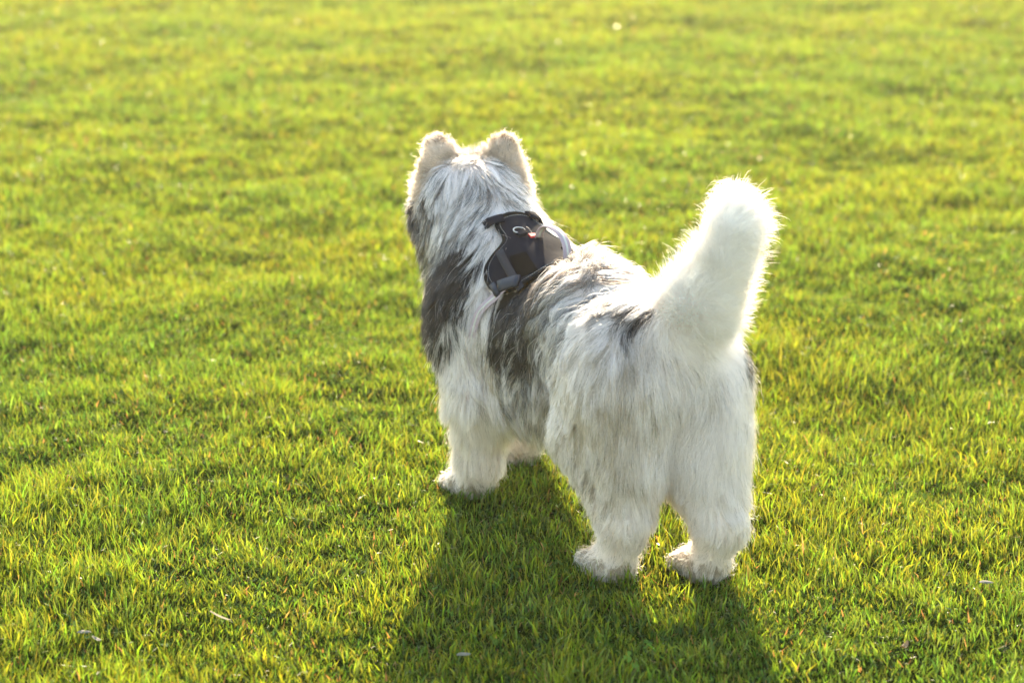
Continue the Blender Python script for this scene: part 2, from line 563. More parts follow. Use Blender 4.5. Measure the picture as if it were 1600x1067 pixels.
# coat markings: centre, radii (dog space), colour, strength
BROWN = np.array([0.17, 0.115, 0.085])
EARC = np.array([0.74, 0.61, 0.50])
BEIGE = np.array([0.50, 0.41, 0.33])
MARKS = [
    # saddle and flanks
    ((-0.06, 0.13, 0.44), (0.26, 0.12, 0.18), BEIGE, 0.46),
    ((-0.03, 0.11, 0.515), (0.15, 0.14, 0.17), GREY, 0.62),
    ((-0.05, 0.12, 0.48), (0.13, 0.12, 0.15), BROWN, 0.34),
    ((0.0, 0.105, 0.525), (0.115, 0.12, 0.15), DARK, 0.76),
    ((0.0, -0.11, 0.52), (0.11, 0.10, 0.13), DARK, 0.7),
    ((-0.07, 0.04, 0.595), (0.15, 0.08, 0.06), GREY, 0.58),
    ((-0.03, 0.055, 0.58), (0.09, 0.06, 0.06), DARK, 0.62),
    ((-0.10, 0.02, 0.58), (0.15, 0.06, 0.05), BROWN, 0.42),
    ((-0.20, 0.10, 0.52), (0.12, 0.09, 0.13), GREY, 0.47),
    # shoulders
    ((0.275, 0.14, 0.535), (0.105, 0.12, 0.175), GREY, 0.8),
    ((0.28, 0.14, 0.53), (0.100, 0.12, 0.17), DARK, 0.84),
    ((0.27, -0.15, 0.50), (0.08, 0.11, 0.13), DARK, 0.8),
    # rump
    ((-0.325, 0.056, 0.60), (0.062, 0.040, 0.045), DARK, 1.1),
    ((-0.30, 0.13, 0.40), (0.15, 0.11, 0.24), BEIGE, 0.46),
    ((-0.36, -0.12, 0.50), (0.06, 0.035, 0.05), DARK, 0.7),
    ((-0.26, 0.14, 0.36), (0.10, 0.09, 0.10), BEIGE, 0.45),
    # head and nape
    (hd(-0.08, 0, -0.01), (0.13, 0.12, 0.11), GREY, 0.48),
    ((0.42, 0.11, 0.60), (0.07, 0.06, 0.10), GREY, 0.75),
    ((0.43, 0.125, 0.60), (0.065, 0.055, 0.10), DARK, 0.75),
    (hd(-0.02, 0.11, -0.04), (0.075, 0.055, 0.09), GREY, 0.75),
    (hd(-0.01, 0.115, -0.06), (0.06, 0.05, 0.08), DARK, 0.65),
    (hd(-0.07, 0.062, 0.0), (0.06, 0.034, 0.065), DARK, 0.58),
    (hd(-0.07, -0.062, 0.01), (0.06, 0.034, 0.055), DARK, 0.58),
    (hd(-0.01, -0.115, -0.06), (0.06, 0.05, 0.075), DARK, 0.5),
    (hd(0.0, 0.0, 0.06), (0.10, 0.06, 0.035), GREY, 0.7),
    (hd(-0.15, 0.05, -0.04), (0.06, 0.05, 0.06), GREY, 0.5),
    (hd(-0.13, -0.04, -0.02), (0.05, 0.04, 0.04), GREY, 0.35),
]


def coat(p, d_each, jitter):
    """base colour per root; jitter in 0..1 decides dark or light strand"""
    n = len(p)
    nz = vnoise3(p * 14.0)
    nf = vnoise3(p * 45.0)
    c = np.tile(WHITE, (n, 1)) * (1 + 0.05 * nz[:, :1])
    low = np.clip((0.40 - p[:, 2]) / 0.2, 0, 1)[:, None] * 0.15 + np.clip(nz[:, 1:2], 0, 1) * 0.2
    c = c * (1 - low) + CREAM * low
    sock = (jitter < np.clip((0.085 - p[:, 2]) / 0.05, 0, 0.55))[:, None]
    c = np.where(sock, np.array([0.42, 0.35, 0.29]), c)
    wt = np.clip(1 - region_sdf(p.astype(F32), 'tail') / 0.01, 0, 1)[:, None]
    c = c * (1 - wt) + np.array([0.95, 0.89, 0.83]) * wt
    for cen, rad, colr, st in MARKS:
        e = np.linalg.norm((p - np.array(cen)) / np.array(rad), axis=1)
        m_ = np.clip((1.15 - e + 0.25 * nz[:, 0] + 0.15 * nf[:, 1]) / 0.45, 0, 1) * st
        on = (jitter < m_)[:, None]
        c = np.where(on, colr * (0.8 + 0.5 * nf[:, :1]), c)
    for sgn in (1, -1):
        de = np.clip(1 - region_sdf(p.astype(F32), 'ear_l' if sgn == 1 else 'ear_r') / 0.012, 0, 1)
        h = (p - EAR_BASE[sgn]) @ norm(EAR_TIP[sgn] - EAR_BASE[sgn])
        k = de[:, None] > 0.3
        c = np.where(k, EARC * (0.9 + 0.3 * nf[:, :1]), c)
        k = (jitter < np.clip((h - 0.068) / 0.03, 0, 0.5))[:, None] & (de[:, None] > 0.3)
        c = np.where(k, BROWN * 1.3, c)
    return np.clip(c, 0.006, 0.95)


BV, BF = surface_nets(GRID)
_, be = body_sdf(BV.astype(F32), True)
bcol = coat(BV, be, np.full(len(BV), 0.5))
ms, nt, out = new_mat('dog_undercoat')
at = node(nt, 'ShaderNodeAttribute', attribute_name='col')
bs = node(nt, 'ShaderNodeBsdfPrincipled', i_Roughness=0.9)
nt.links.new(at.outputs['Color'], bs.inputs['Base Color'])
nt.links.new(bs.outputs[0], out.inputs[0])
body = mesh_np('body', BV, BF, ms, dog, cols=bcol * 0.95)

# ------------------------------------------------------------------ harness: laid over the withers, built on (x, angle) coordinates round the trunk
PAX = 0.42
PAN_OFF = 0.010
PAN_C = (0.085, 0.0)
_half = [(0.243, 0), (0.24, 10), (0.222, 14), (0.185, 15), (0.168, 20), (0.164, 32), (0.158, 41), (0.138, 48), (0.11, 51), (0.085, 48), (0.06, 40), (0.038, 25), (0.03, 8)]
_out = _half + [(0.03, -8)] + [(x, -a) for x, a in reversed(_half[1:-1])]


def _chaikin(P, n=2):
    P = np.array(P, float)
    for _ in range(n):
        Q = np.roll(P, -1, 0)
        P = np.stack([0.75 * P + 0.25 * Q, 0.25 * P + 0.75 * Q], 1).reshape(-1, 2)
    return P


PSC = 0.19 * math.pi / 180                               # degrees to metres on the back
PAN_OUT = _chaikin(_out) * np.array([1, PSC]) - np.array([PAN_C[0], 0])
_th = np.arctan2(PAN_OUT[:, 1], PAN_OUT[:, 0])
_o = np.argsort(_th)
PAN_TH, PAN_RR = _th[_o], np.linalg.norm(PAN_OUT, axis=1)[_o]


def pan_r(x, phi):
    a, b = x - PAN_C[0], phi * PSC
    return np.hypot(a, b) / np.interp(np.arctan2(b, a), PAN_TH, PAN_RR, period=2 * np.pi)


def on_back(x, phi, off):
    """points above the coat line at station x, angle phi (degrees from straight up), a distance off the body"""
    x = np.asarray(x, float)
    ph = np.radians(np.asarray(phi, float))
    dirs = np.stack([0 * x, np.sin(ph), np.cos(ph)], 1)
    o = np.stack([x, 0 * x, 0 * x + PAX], 1)
    t = np.full(len(x), 0.24)
    for _ in range(40):
        t = t - 0.7 * (sample(GRID, o + dirs * t[:, None]) - off)
    return o + dirs * t[:, None]


# ------------------------------------------------------------------ fur
mh, nt, out = new_mat('dog_hair')
at = node(nt, 'ShaderNodeAttribute', attribute_name='col')
hb = node(nt, 'ShaderNodeBsdfHairPrincipled', parametrization='COLOR', i_Roughness=0.42)
hb.inputs['Radial Roughness'].default_value = 0.6
hb.inputs['Random Roughness'].default_value = 0.2
hb.inputs['Coat'].default_value = 0.0
nt.links.new(at.outputs['Color'], hb.inputs['Color'])
df = node(nt, 'ShaderNodeBsdfDiffuse')
tl = node(nt, 'ShaderNodeBsdfTranslucent')
mA = node(nt, 'ShaderNodeMixShader')
mA.inputs[0].default_value = 0.35
mB = node(nt, 'ShaderNodeMixShader')
mB.inputs[0].default_value = 0.65
nt.links.new(at.outputs['Color'], df.inputs[0])
nt.links.new(at.outputs['Color'], tl.inputs[0])
nt.links.new(df.outputs[0], mA.inputs[1])
nt.links.new(tl.outputs[0], mA.inputs[2])
nt.links.new(mA.outputs[0], mB.inputs[1])
nt.links.new(hb.outputs[0], mB.inputs[2])
nt.links.new(mB.outputs[0], out.inputs[0])

NFUR = 430000
K = 8
tri = np.concatenate([BF[:, [0, 1, 2]], BF[:, [0, 2, 3]]])
ta = np.linalg.norm(np.cross(BV[tri[:, 1]] - BV[tri[:, 0]], BV[tri[:, 2]] - BV[tri[:, 0]]), axis=1)
tcn = BV[tri].mean(1).astype(F32)
_, te = body_sdf(tcn, True)
treg = te.argmin(1)
RD = np.array([1.0, 1.0, 1.2, 1.8, 1.8, 1.0, 1.0, 1.0, 1.0, 2.0])
pr = ta * RD[treg]
pick = rng.choice(len(tri), NFUR, p=pr / pr.sum())
u, v = rng.random(NFUR), rng.random(NFUR)
fl = u + v > 1
u[fl], v[fl] = 1 - u[fl], 1 - v[fl]
T = BV[tri[pick]]
ROOT = (T[:, 0] + u[:, None] * (T[:, 1] - T[:, 0]) + v[:, None] * (T[:, 2] - T[:, 0])).astype(F32)


def fur_params(p):
    """flow direction, length, lift, droop per root"""
    nrm = norm(sample(GRAD, p))
    _, e = body_sdf(p, True)
    w = np.exp(-np.clip(e - e.min(1, keepdims=True), 0, 1) / 0.018)
    w /= w.sum(1, keepdims=True)
    n = len(p)
    nz = nrm[:, 2]
    up = np.clip(nz, 0, 1)
    side = np.tanh(p[:, 1] / 0.04)
    Z0 = np.zeros(n)
    fl = np.zeros((n, 3))
    # trunk
    trunk = np.stack([-0.34 - 0.25 * up, 0.75 * side * up, -1.0 + 0 * Z0], 1)
    neck = np.stack([-0.55 + Z0, 0.45 * side * up, -1.0 + Z0], 1)
    hp = p - HEAD_C
    hl = hp @ HLEFT
    head = -HFWD[None] * 1.0 + HLEFT[None] * (hl[:, None] * 4) + np.array([0, 0, -0.55])[None]
    el_ = np.tile(norm(EAR_TIP[1] - EAR_BASE[1]) + 0.25 * HLEFT, (n, 1))
    er_ = np.tile(norm(EAR_TIP[-1] - EAR_BASE[-1]) - 0.25 * HLEFT, (n, 1))
    lf = np.tile(np.array([-0.22, 0, -1.0]), (n, 1))
    lh = np.stack([-0.28 + 0 * Z0, 0 * Z0, -1.0 + Z0], 1)
    # tail: along the tail, then hanging
    tp = np.array(TAIL)
    dd = np.linalg.norm(p[:, None, :] - tp[None], axis=2)
    k = np.clip(dd.argmin(1), 0, len(tp) - 2)
    tg = norm(tp[k + 1] - tp[k])
    tt = k / (len(tp) - 2)
    tail = tg * 1.0 + np.array([-0.05, -0.15, -0.05])[None]
    allf = np.stack([norm(trunk), norm(neck), norm(head), norm(el_), norm(er_), lf, lf, norm(lh), norm(lh), norm(tail)], 1)
    fl = (allf * w[:, :, None]).sum(1)
    z = p[:, 2]
    Ltr = 0.104 + 0.075 * np.clip((0.42 - z) / 0.10, 0, 1) - 0.02 * up
    Lnk = 0.092 + Z0
    fwd_h = hp @ HFWD
    Lhd = np.interp(fwd_h, [-0.08, 0.02, 0.07, 0.2], [0.045, 0.024, 0.014, 0.008])
    Lea = 0.010 + Z0
    Llf = np.interp(z, [0.0, 0.06, 0.12, 0.3], [0.008, 0.020, 0.042, 0.082])
    back = np.clip(-nrm[:, 0], 0, 1)
    Llh = np.interp(z, [0.0, 0.06, 0.12, 0.2, 0.35], [0.008, 0.018, 0.027, 0.048, 0.09]) * (0.9 + 0.25 * back)
    Lta = 0.068 + 0.006 * np.clip((tt - 0.3) / 0.6, 0, 1)
    Ls = np.stack([Ltr, Lnk, Lhd, Lea, Lea, Llf, Llf, Llh, Llh, Lta], 1)
    L = (Ls * w).sum(1)
    lifts = np.array([0.17, 0.20, 0.12, 0.22, 0.22, 0.20, 0.20, 0.17, 0.17, 0.27])
    droop = np.array([0.14, 0.14, 0.06, 0.0, 0.0, 0.08, 0.08, 0.14, 0.14, 0.04])
    lift = (w * lifts).sum(1)
    dr = (w * droop).sum(1) + w[:, 9] * 0.26 * np.clip((tt - 0.55) / 0.4, 0, 1)
    lift = lift + w[:, 9] * (0.01 - 0.09 * np.clip(tt / 0.8, 0, 1))
    clm = (w * np.array([0.95, 0.9, 0.8, 0.4, 0.4, 0.75, 0.75, 0.85, 0.85, 0.8])).sum(1)
    soft = np.clip((-0.28 - p[:, 0]) / 0.08, 0, 1)                  # cottony breeches and rump
    clm = clm * (1 - 0.5 * soft * np.clip((z - 0.2) / 0.1, 0, 1))
    hump = np.exp(-((p[:, 0] + 0.02) / 0.05) ** 2) * up            # ruffled hair just behind the harness
    lift = lift + 0.22 * hump
    return nrm, fl, L, lift, dr, w, clm


def under(p, m=1.03):
    """how far inside the harness outline a point is (True: beneath it)"""
    phi = np.degrees(np.arctan2(p[:, 1], p[:, 2] - PAX))
    ap = np.abs(phi)
    sx_ = np.interp(ap, [41, 55, 70], [0.078, 0.093, 0.122])
    strap = (np.abs(p[:, 0] - sx_) < 0.014) & (ap > 41) & (ap < 64)
    return (pan_r(p[:, 0], phi) < m) | strap


def grow(p, seed, rough):
    r = np.random.default_rng(seed)
    nrm, fl, L, lift, droop, w, clm = fur_params(p)
    n = len(p)
    L = L * (0.62 + 0.55 * r.random(n) + 0.65 * w[:, 9] * (r.random(n) < 0.12))
    hid = under(p, 1.0) & (p[:, 2] > 0.42)
    L[hid] *= 0.3
    lift[hid] *= 0.2
    tn = vnoise3(p * 7.0 + 7) * 0.28 + vnoise3(p * 20.0) * 0.12
    fl = fl + tn + r.normal(0, rough, (n, 3))
    fl = norm(fl - nrm * (fl * nrm).sum(1, keepdims=True))
    lf = lift * (0.6 + 0.8 * r.random(n))
    pts = np.zeros((n, K, 3), F32)
    pts[:, 0] = p - nrm * 0.003
    cur = pts[:, 0].copy()
    d = norm(fl * (1 - lf[:, None]) + nrm * (lf[:, None] + 0.15))
    curl = r.normal(0, 0.035, (n, 3)) + w[:, 9:] * r.normal(0, 0.10, (n, 3))
    wav = vnoise3(p * 7.0 + 19) * 0.56 * (w[:, :1] + 0.3)                               # neighbouring locks sweep the same way
    exempt = r.random(n) < 0.012
    for k in range(1, K):
        t = k / (K - 1)
        d = norm(d + np.array([0, 0, -1.0]) * (droop * 1.2)[:, None] + curl + vnoise3(cur * 16 + 3) * 0.10 + wav * math.sin(t * 5.0))
        cur = cur + d * (L / (K - 1))[:, None]
        ds = sample(GRID, cur)
        want = 0.004 + 0.018 * t * np.clip(L / 0.06, 0.2, 1.2)
        pen = np.clip(want - ds, 0, 0.05)
        g = norm(sample(GRAD, cur))
        cur = cur + g * (pen * 0.8)[:, None]
        dn = (d * g).sum(1, keepdims=True)
        d = np.where((pen[:, None] > 0) & (dn < 0), norm(d - g * dn * 0.8), d)
        tuck = under(cur) & (cur[:, 2] > 0.42) & ~exempt
        ds = sample(GRID, cur)
        over = np.where(tuck, np.clip(ds - (PAN_OFF - 0.004), 0, 0.08), 0)
        cur = cur - g * over[:, None]
        pts[:, k] = cur
    return pts, L, w, clm


def clump(pts, root, nguide, cm, power, seed):
    r = np.random.default_rng(seed)
    gi = r.choice(len(root), nguide, replace=False)
    kd = kdtree.KDTree(nguide)
    for j, q in enumerate(root[gi]):
        kd.insert(q, j)
    kd.balance()
    near = np.fromiter((kd.find(q)[1] for q in root), np.int64, len(root))
    g = pts[gi][near]
    t = np.linspace(0, 1, K) ** power
    c = (cm * (0.5 + 1.0 * r.random(nguide))[near])[:, None] * t[None]
    return pts + np.clip(c, 0, 0.9)[:, :, None] * (g - pts), near


PTS, LEN, WREG, CLM = grow(ROOT, 11, 0.09)
PTS, cl0 = clump(PTS, ROOT, NFUR // 1100, CLM * 0.40 * np.clip((LEN - 0.05) / 0.03, 0, 1) * (1 - 0.6 * WREG[:, 2]), 1.3, 20)
PTS, cl1 = clump(PTS, ROOT, NFUR // 300, CLM * 0.42, 1.1, 21)
PTS, cl2 = clump(PTS, ROOT, NFUR // 30, CLM * 0.64, 0.85, 22)
fly = rng.random(NFUR) < 0.10
PTS[fly, 1:] += (np.cumsum(rng.normal(0, 0.0028, (fly.sum(), K - 1, 3)), 1)).astype(F32)
LREG0 = WREG.argmax(1)
jit = 0.30 * rng.random(NFUR) + 0.50 * rng.random(NFUR // 30)[cl2] + 0.20 * rng.random(NFUR // 300)[cl1]
nz2 = NFUR // 30
off = np.stack([rng.normal(0, 0.007, nz2), rng.normal(0, 0.007, nz2), rng.normal(0, 0.022, nz2)], 1)[cl2]
CC = coat(ROOT + off * (np.isin(LREG0, [0, 1, 2, 5, 6, 7, 8]) & (ROOT[:, 2] > 0.2))[:, None], None, jit)
grey_hair = rng.random(NFUR) < np.array([0.20, 0.18, 0.20, 0.08, 0.08, 0.08, 0.08, 0.09, 0.06, 0.0])[LREG0]
CC[grey_hair] *= np.array([0.50, 0.48, 0.46])
CC *= (0.88 + 0.12 * rng.random(NFUR) + 0.05 * rng.random(nz2)[cl2])[:, None]
CC = np.clip(CC, 0.006, 0.96)
LREG = WREG.argmax(1)
LREG[under(ROOT, 1.01) & (ROOT[:, 2] > 0.45)] = 99           # nothing grows through the harness

GROUPS = {'trunk_fur': [0], 'neck_fur': [1], 'head_fur': [2], 'ear_fur': [3], 'ear_fur.001': [4], 'leg_fur': [5], 'leg_fur.001': [6], 'leg_fur.002': [7], 'leg_fur.003': [8], 'tail_fur': [9]}
for nm, regs in GROUPS.items():
    sel = np.isin(LREG, regs)
    k = int(sel.sum())
    cu = bpy.data.hair_curves.new(nm)
    cu.add_curves([K] * k)
    cu.attributes['position'].data.foreach_set('vector', PTS[sel].astype(F32).ravel())
    ra = cu.attributes.get('radius') or cu.attributes.new('radius', 'FLOAT', 'POINT')
    prof = np.array([1, 1, 0.95, 0.9, 0.8, 0.65, 0.45, 0.12])
    rad = (0.00027 * (0.7 + 0.6 * rng.random(k)))[:, None] * prof[None]
    ra.data.foreach_set('value', rad.astype(F32).ravel())
    ca = cu.attributes.new('col', 'FLOAT_COLOR', 'CURVE')
    c4 = np.ones((k, 4), F32)
    c4[:, :3] = CC[sel]
    ca.data.foreach_set('color', c4.ravel())
    cu.materials.append(mh)
    o = bpy.data.objects.new(nm, cu)
    COL.objects.link(o)
    o.parent = dog


# ------------------------------------------------------------------ harness parts
def simple_mat(name, col, rough=0.6, metal=0.0, noise=0.0, scale=300.0, bump=0.0, spec=0.5):
    m, nt, out = new_mat(name)
    b = node(nt, 'ShaderNodeBsdfPrincipled', i_Roughness=rough, i_Metallic=metal)
    b.inputs['Specular IOR Level'].default_value = spec
    tcx = node(nt, 'ShaderNodeTexCoord')
    nz = node(nt, 'ShaderNodeTexNoise', i_Scale=scale, i_Detail=3.0)
    mixn = node(nt, 'ShaderNodeMixRGB', blend_type='MULTIPLY')
    mixn.inputs[0].default_value = noise
    mixn.inputs[1].default_value = (*col, 1)
    nt.links.new(tcx.outputs['Object'], nz.inputs['Vector'])
    nt.links.new(nz.outputs[0], mixn.inputs[2])
    nt.links.new(mixn.outputs[0], b.inputs['Base Color'])
    if bump:
        bu = node(nt, 'ShaderNodeBump', i_Strength=bump, i_Distance=0.001)
        nt.links.new(nz.outputs[0], bu.inputs['Height'])
        nt.links.new(bu.outputs[0], b.inputs['Normal'])
    nt.links.new(b.outputs[0], out.inputs[0])
    return m


M_NYL = simple_mat('black_nylon', (0.012, 0.015, 0.026), 0.9, 0, 0.4, 45.0, 0.5, 0.06)
M_BAND = simple_mat('black_webbing', (0.030, 0.033, 0.045), 0.8, 0, 0.5, 600.0, 0.6, 0.2)
M_BIND = simple_mat('black_binding', (0.011, 0.011, 0.013), 0.9, spec=0.1)
M_VEL = simple_mat('velcro', (0.012, 0.012, 0.013), 0.95, 0, 0.6, 900.0, 0.8, 0.02)
M_WEB = simple_mat('mauve_webbing', (0.46, 0.36, 0.41), 0.8, 0, 0.4, 700.0, 0.5, 0.2)
M_REFL = simple_mat('grey_reflective_thread', (0.55, 0.55, 0.52), 0.5, 0, 0.3, 800.0)
M_BUCK = simple_mat('dark_grey_plastic', (0.024, 0.028, 0.042), 0.55, spec=0.25)
M_STEEL = simple_mat('steel', (0.40, 0.40, 0.40), 0.4, 1.0)
M_RED = simple_mat('red_label', (0.55, 0.03, 0.04), 0.6)
M_THR = simple_mat('pale_thread', (0.38, 0.37, 0.36), 0.7)

harness = empty('dog_harness', (DOG_C[0], DOG_C[1], -0.022), DOG_TH + math.pi / 2)
tag(harness, 'black padded walking harness with mauve grab handle worn over the dog\'s shoulders', 'harness')


def polar_panel(outline, centre, rings, off_top, thick, name, mat, parent):
    nO = len(outline)
    ts = np.linspace(0, 1, rings + 1)[1:]
    uv = np.concatenate([[centre]] + [centre + (outline - centre) * t for t in ts])
    edge = np.concatenate([[0]] + [np.full(nO, t) for t in ts])
    top = on_back(uv[:, 0], uv[:, 1], off_top)
    puff = 0.0045 * np.clip((edge - 0.93) / 0.07, 0, 1) ** 2 * 0.5 - 0.0012 * np.sin(uv[:, 0] * 70 + uv[:, 1] * 0.12)      # padding thins to the binding, soft creases
    top = top - norm(sample(GRAD, top)) * np.clip(puff, -0.001, 0.004)[:, None]
    bot = on_back(uv[:, 0], uv[:, 1], off_top - thick)
    V = np.concatenate([top, bot])
    nV = len(uv)
    Q = []
    for r_ in range(rings - 1):
        a = 1 + r_ * nO
        for j in range(nO):
            k = (j + 1) % nO
            Q.append((a + j, a + nO + j, a + nO + k, a + k))
    Tr = [(0, 1 + j, 1 + (j + 1) % nO) for j in range(nO)]
    a = 1 + (rings - 1) * nO
    S = [(a + j, nV + a + j, nV + a + (j + 1) % nO, a + (j + 1) % nO) for j in range(nO)]
    Fall = Q + [t + (t[2],) for t in []] + S + [tuple(nV + i for i in reversed(q)) for q in Q]
    me = bpy.data.meshes.new(name)
    me.from_pydata([tuple(p) for p in V], [], Fall + Tr + [tuple(nV + i for i in reversed(t)) for t in Tr])
    me.polygons.foreach_set('use_smooth', np.ones(len(me.polygons), bool))
    me.update()
    import bmesh
    bm = bmesh.new()
    bm.from_mesh(me)
    bmesh.ops.recalc_face_normals(bm, faces=bm.faces)
    bm.to_mesh(me)
    bm.free()
    o = bpy.data.objects.new(name, me)
    COL.objects.link(o)
    me.materials.append(mat)
    o.parent = parent
    return o


def tube(path, r, name, mat, parent, closed=False, n=8, sec=None):
    """sweep a round (or given) section along a 3D path; sec = list of (side, up) offsets; up = path normals away from body"""
    P = np.asarray(path, float)
    m_ = len(P)
    T_ = norm((np.roll(P, -1, 0) - np.roll(P, 1, 0)) if closed else np.gradient(P, axis=0))
    N_ = norm(sample(GRAD, P))
    return sweep(P, T_, N_, [(r * math.cos(2 * math.pi * i / n), r * math.sin(2 * math.pi * i / n)) for i in range(n)] if sec is None else sec, name, mat, parent, closed)


def sweep(P, T_, N_, sec, name, mat, parent, closed=False):
    S_ = norm(np.cross(T_, N_))
    N_ = norm(np.cross(S_, T_))
    sec = np.array(sec)
    m_, n = len(P), len(sec)
    V = (P[:, None] + sec[None, :, :1] * S_[:, None] + sec[None, :, 1:] * N_[:, None]).reshape(-1, 3)
    Fc = []
    for i in range(m_ if closed else m_ - 1):
        i2 = (i + 1) % m_
        for j in range(n):
            k = (j + 1) % n
            Fc.append((i * n + j, i * n + k, i2 * n + k, i2 * n + j))
    if not closed:
        Fc += [tuple(reversed(range(n))), tuple((m_ - 1) * n + j for j in range(n))]
    me = bpy.data.meshes.new(name)
    me.from_pydata([tuple(p) for p in V], [], Fc)
    me.polygons.foreach_set('use_smooth', np.ones(len(me.polygons), bool))
    me.materials.append(mat)
    o = bpy.data.objects.new(name, me)
    COL.objects.link(o)
    o.parent = parent
    return o


def strap_sec(w, h):
    b = h * 0.45
    return [(-w / 2, 0), (-w / 2 + b, h / 2), (w / 2 - b, h / 2), (w / 2, 0), (w / 2 - b, -h / 2), (-w / 2 + b, -h / 2)]


OUTL = _chaikin(_out, 3)
panel = polar_panel(OUTL, np.array(PAN_C), 14, PAN_OFF + 0.006, 0.006, 'back_panel', M_NYL, harness)
tube(on_back(OUTL[:, 0], OUTL[:, 1], PAN_OFF + 0.003), 0.0042, 'edge_binding', M_BIND, panel, closed=True)
# stitching: short pale dashes just inside the binding
INN = np.array(PAN_C) + (OUTL - np.array(PAN_C)) * 0.93
seg = on_back(INN[:, 0], INN[:, 1], PAN_OFF + 0.0066)
nxt = np.roll(seg, -1, 0)
per = np.concatenate([[0], np.cumsum(np.linalg.norm(nxt - seg, axis=1))])
loop = np.concatenate([seg, seg[:1]])
Vs, Fs = [], []
for d0 in np.arange(0, per[-1], 0.0052):
    a = np.array([np.interp(d0, per, loop[:, i]) for i in range(3)])
    b = np.array([np.interp(d0 + 0.0032, per, loop[:, i]) for i in range(3)])
    nn = norm(sample(GRAD, a[None]))[0]
    sd = norm(np.cross(b - a, nn)) * 0.00045
    k = len(Vs)
    Vs += [a - sd, a + sd, b + sd, b - sd, a + nn * 0.0009, b + nn * 0.0009]
    Fs += [(k, k + 4, k + 5, k + 3), (k + 1, k + 2, k + 5, k + 4)]
st = mesh_np('stitching', Vs, Fs, M_THR, panel)
st['kind'] = 'stuff'


def quad_patch(corners, off, thick, name, mat, n=6):
    c = np.array(corners, float)
    a = np.linspace(0, 1, n + 1)
    U, W = np.meshgrid(a, a, indexing='ij')
    U, W = U.ravel()[:, None], W.ravel()[:, None]
    uv = c[0] * (1 - U) * (1 - W) + c[1] * U * (1 - W) + c[2] * U * W + c[3] * (1 - U) * W
    t = on_back(uv[:, 0], uv[:, 1], off + thick)
    b = on_back(uv[:, 0], uv[:, 1], off - 0.001)
    V = np.concatenate([t, b])
    N1 = n + 1
    m_ = N1 * N1
    Q = [(i * N1 + j, (i + 1) * N1 + j, (i + 1) * N1 + j + 1, i * N1 + j + 1) for i in range(n) for j in range(n)]
    ring = [i * N1 for i in range(n)] + [n * N1 + j for j in range(n)] + [(n - i) * N1 + n for i in range(n)] + [n - j for j in range(n)]
    Q += [(ring[k], ring[(k + 1) % len(ring)], m_ + ring[(k + 1) % len(ring)], m_ + ring[k]) for k in range(len(ring))]
    return mesh_np(name, V, Q, mat, harness, smooth=False)


for s_ in (1, -1):
    quad_patch([(0.128, s_ * 24.5), (0.111, s_ * 14), (0.04, s_ * 20.5), (0.068, s_ * 33)], PAN_OFF + 0.006, 0.0016, 'velcro_patch', M_VEL)
    lx = np.linspace(0.158, 0.040, 12)
    lp = s_ * np.linspace(25.5, 40, 12)
    tube(on_back(lx, lp, PAN_OFF + 0.0075), 0, 'webbing_band', M_BAND, harness, sec=strap_sec(0.018, 0.0022))
    # side strap: from the buckle down round the ribs
    aa = np.linspace(41, 150, 40)
    sx = np.interp(aa, [41, 55, 70, 90, 150], [0.078, 0.093, 0.122, 0.135, 0.14])
    so = np.interp(aa, [41, 52, 62, 150], [PAN_OFF + 0.012, PAN_OFF + 0.010, 0.020, 0.012])
    sp = on_back(sx, s_ * aa, 0.02)
    sp = sp + norm(sample(GRAD, sp)) * (so - 0.02)[:, None]
    side = tube(sp, 0, 'side_strap', M_WEB, harness, sec=strap_sec(0.020, 0.0026))
    tube(sp + norm(sample(GRAD, sp)) * 0.0014, 0, 'reflective_stripe', M_REFL, side, sec=strap_sec(0.004, 0.0012))
    # side-release buckle: body, two prongs and a slider bar
    bx = on_back(np.array([0.055, 0.067, 0.085, 0.093]), s_ * np.array([36.0, 38.5, 44.0, 47.0]), PAN_OFF + 0.014)
    bk = tube(bx, 0, 'buckle', M_BUCK, harness, sec=[(-0.013, -0.004), (-0.015, 0), (-0.012, 0.005), (0.012, 0.005), (0.015, 0), (0.013, -0.004)])
    b2 = on_back(np.array([0.094, 0.100]), s_ * np.array([48.0, 52.0]), PAN_OFF + 0.014)
    tube(b2, 0, 'slider_bar', M_BUCK, bk, sec=[(-0.016, -0.004), (-0.016, 0.005), (0.016, 0.005), (0.016, -0.004)])
    # neck strap disappearing into the ruff
    nx_ = np.linspace(0.225, 0.29, 14)
    npn = s_ * np.linspace(8, 60, 14)
    nb_ = on_back(nx_, npn, 0.02)
    nb_ = nb_ + norm(sample(GRAD, nb_)) * (np.interp(np.arange(14), [0, 2, 4, 13], [0.022, 0.020, 0.004, 0.001]) - 0.02)[:, None]
    tube(nb_, 0, 'neck_strap', M_NYL, harness, sec=strap_sec(0.026, 0.006))

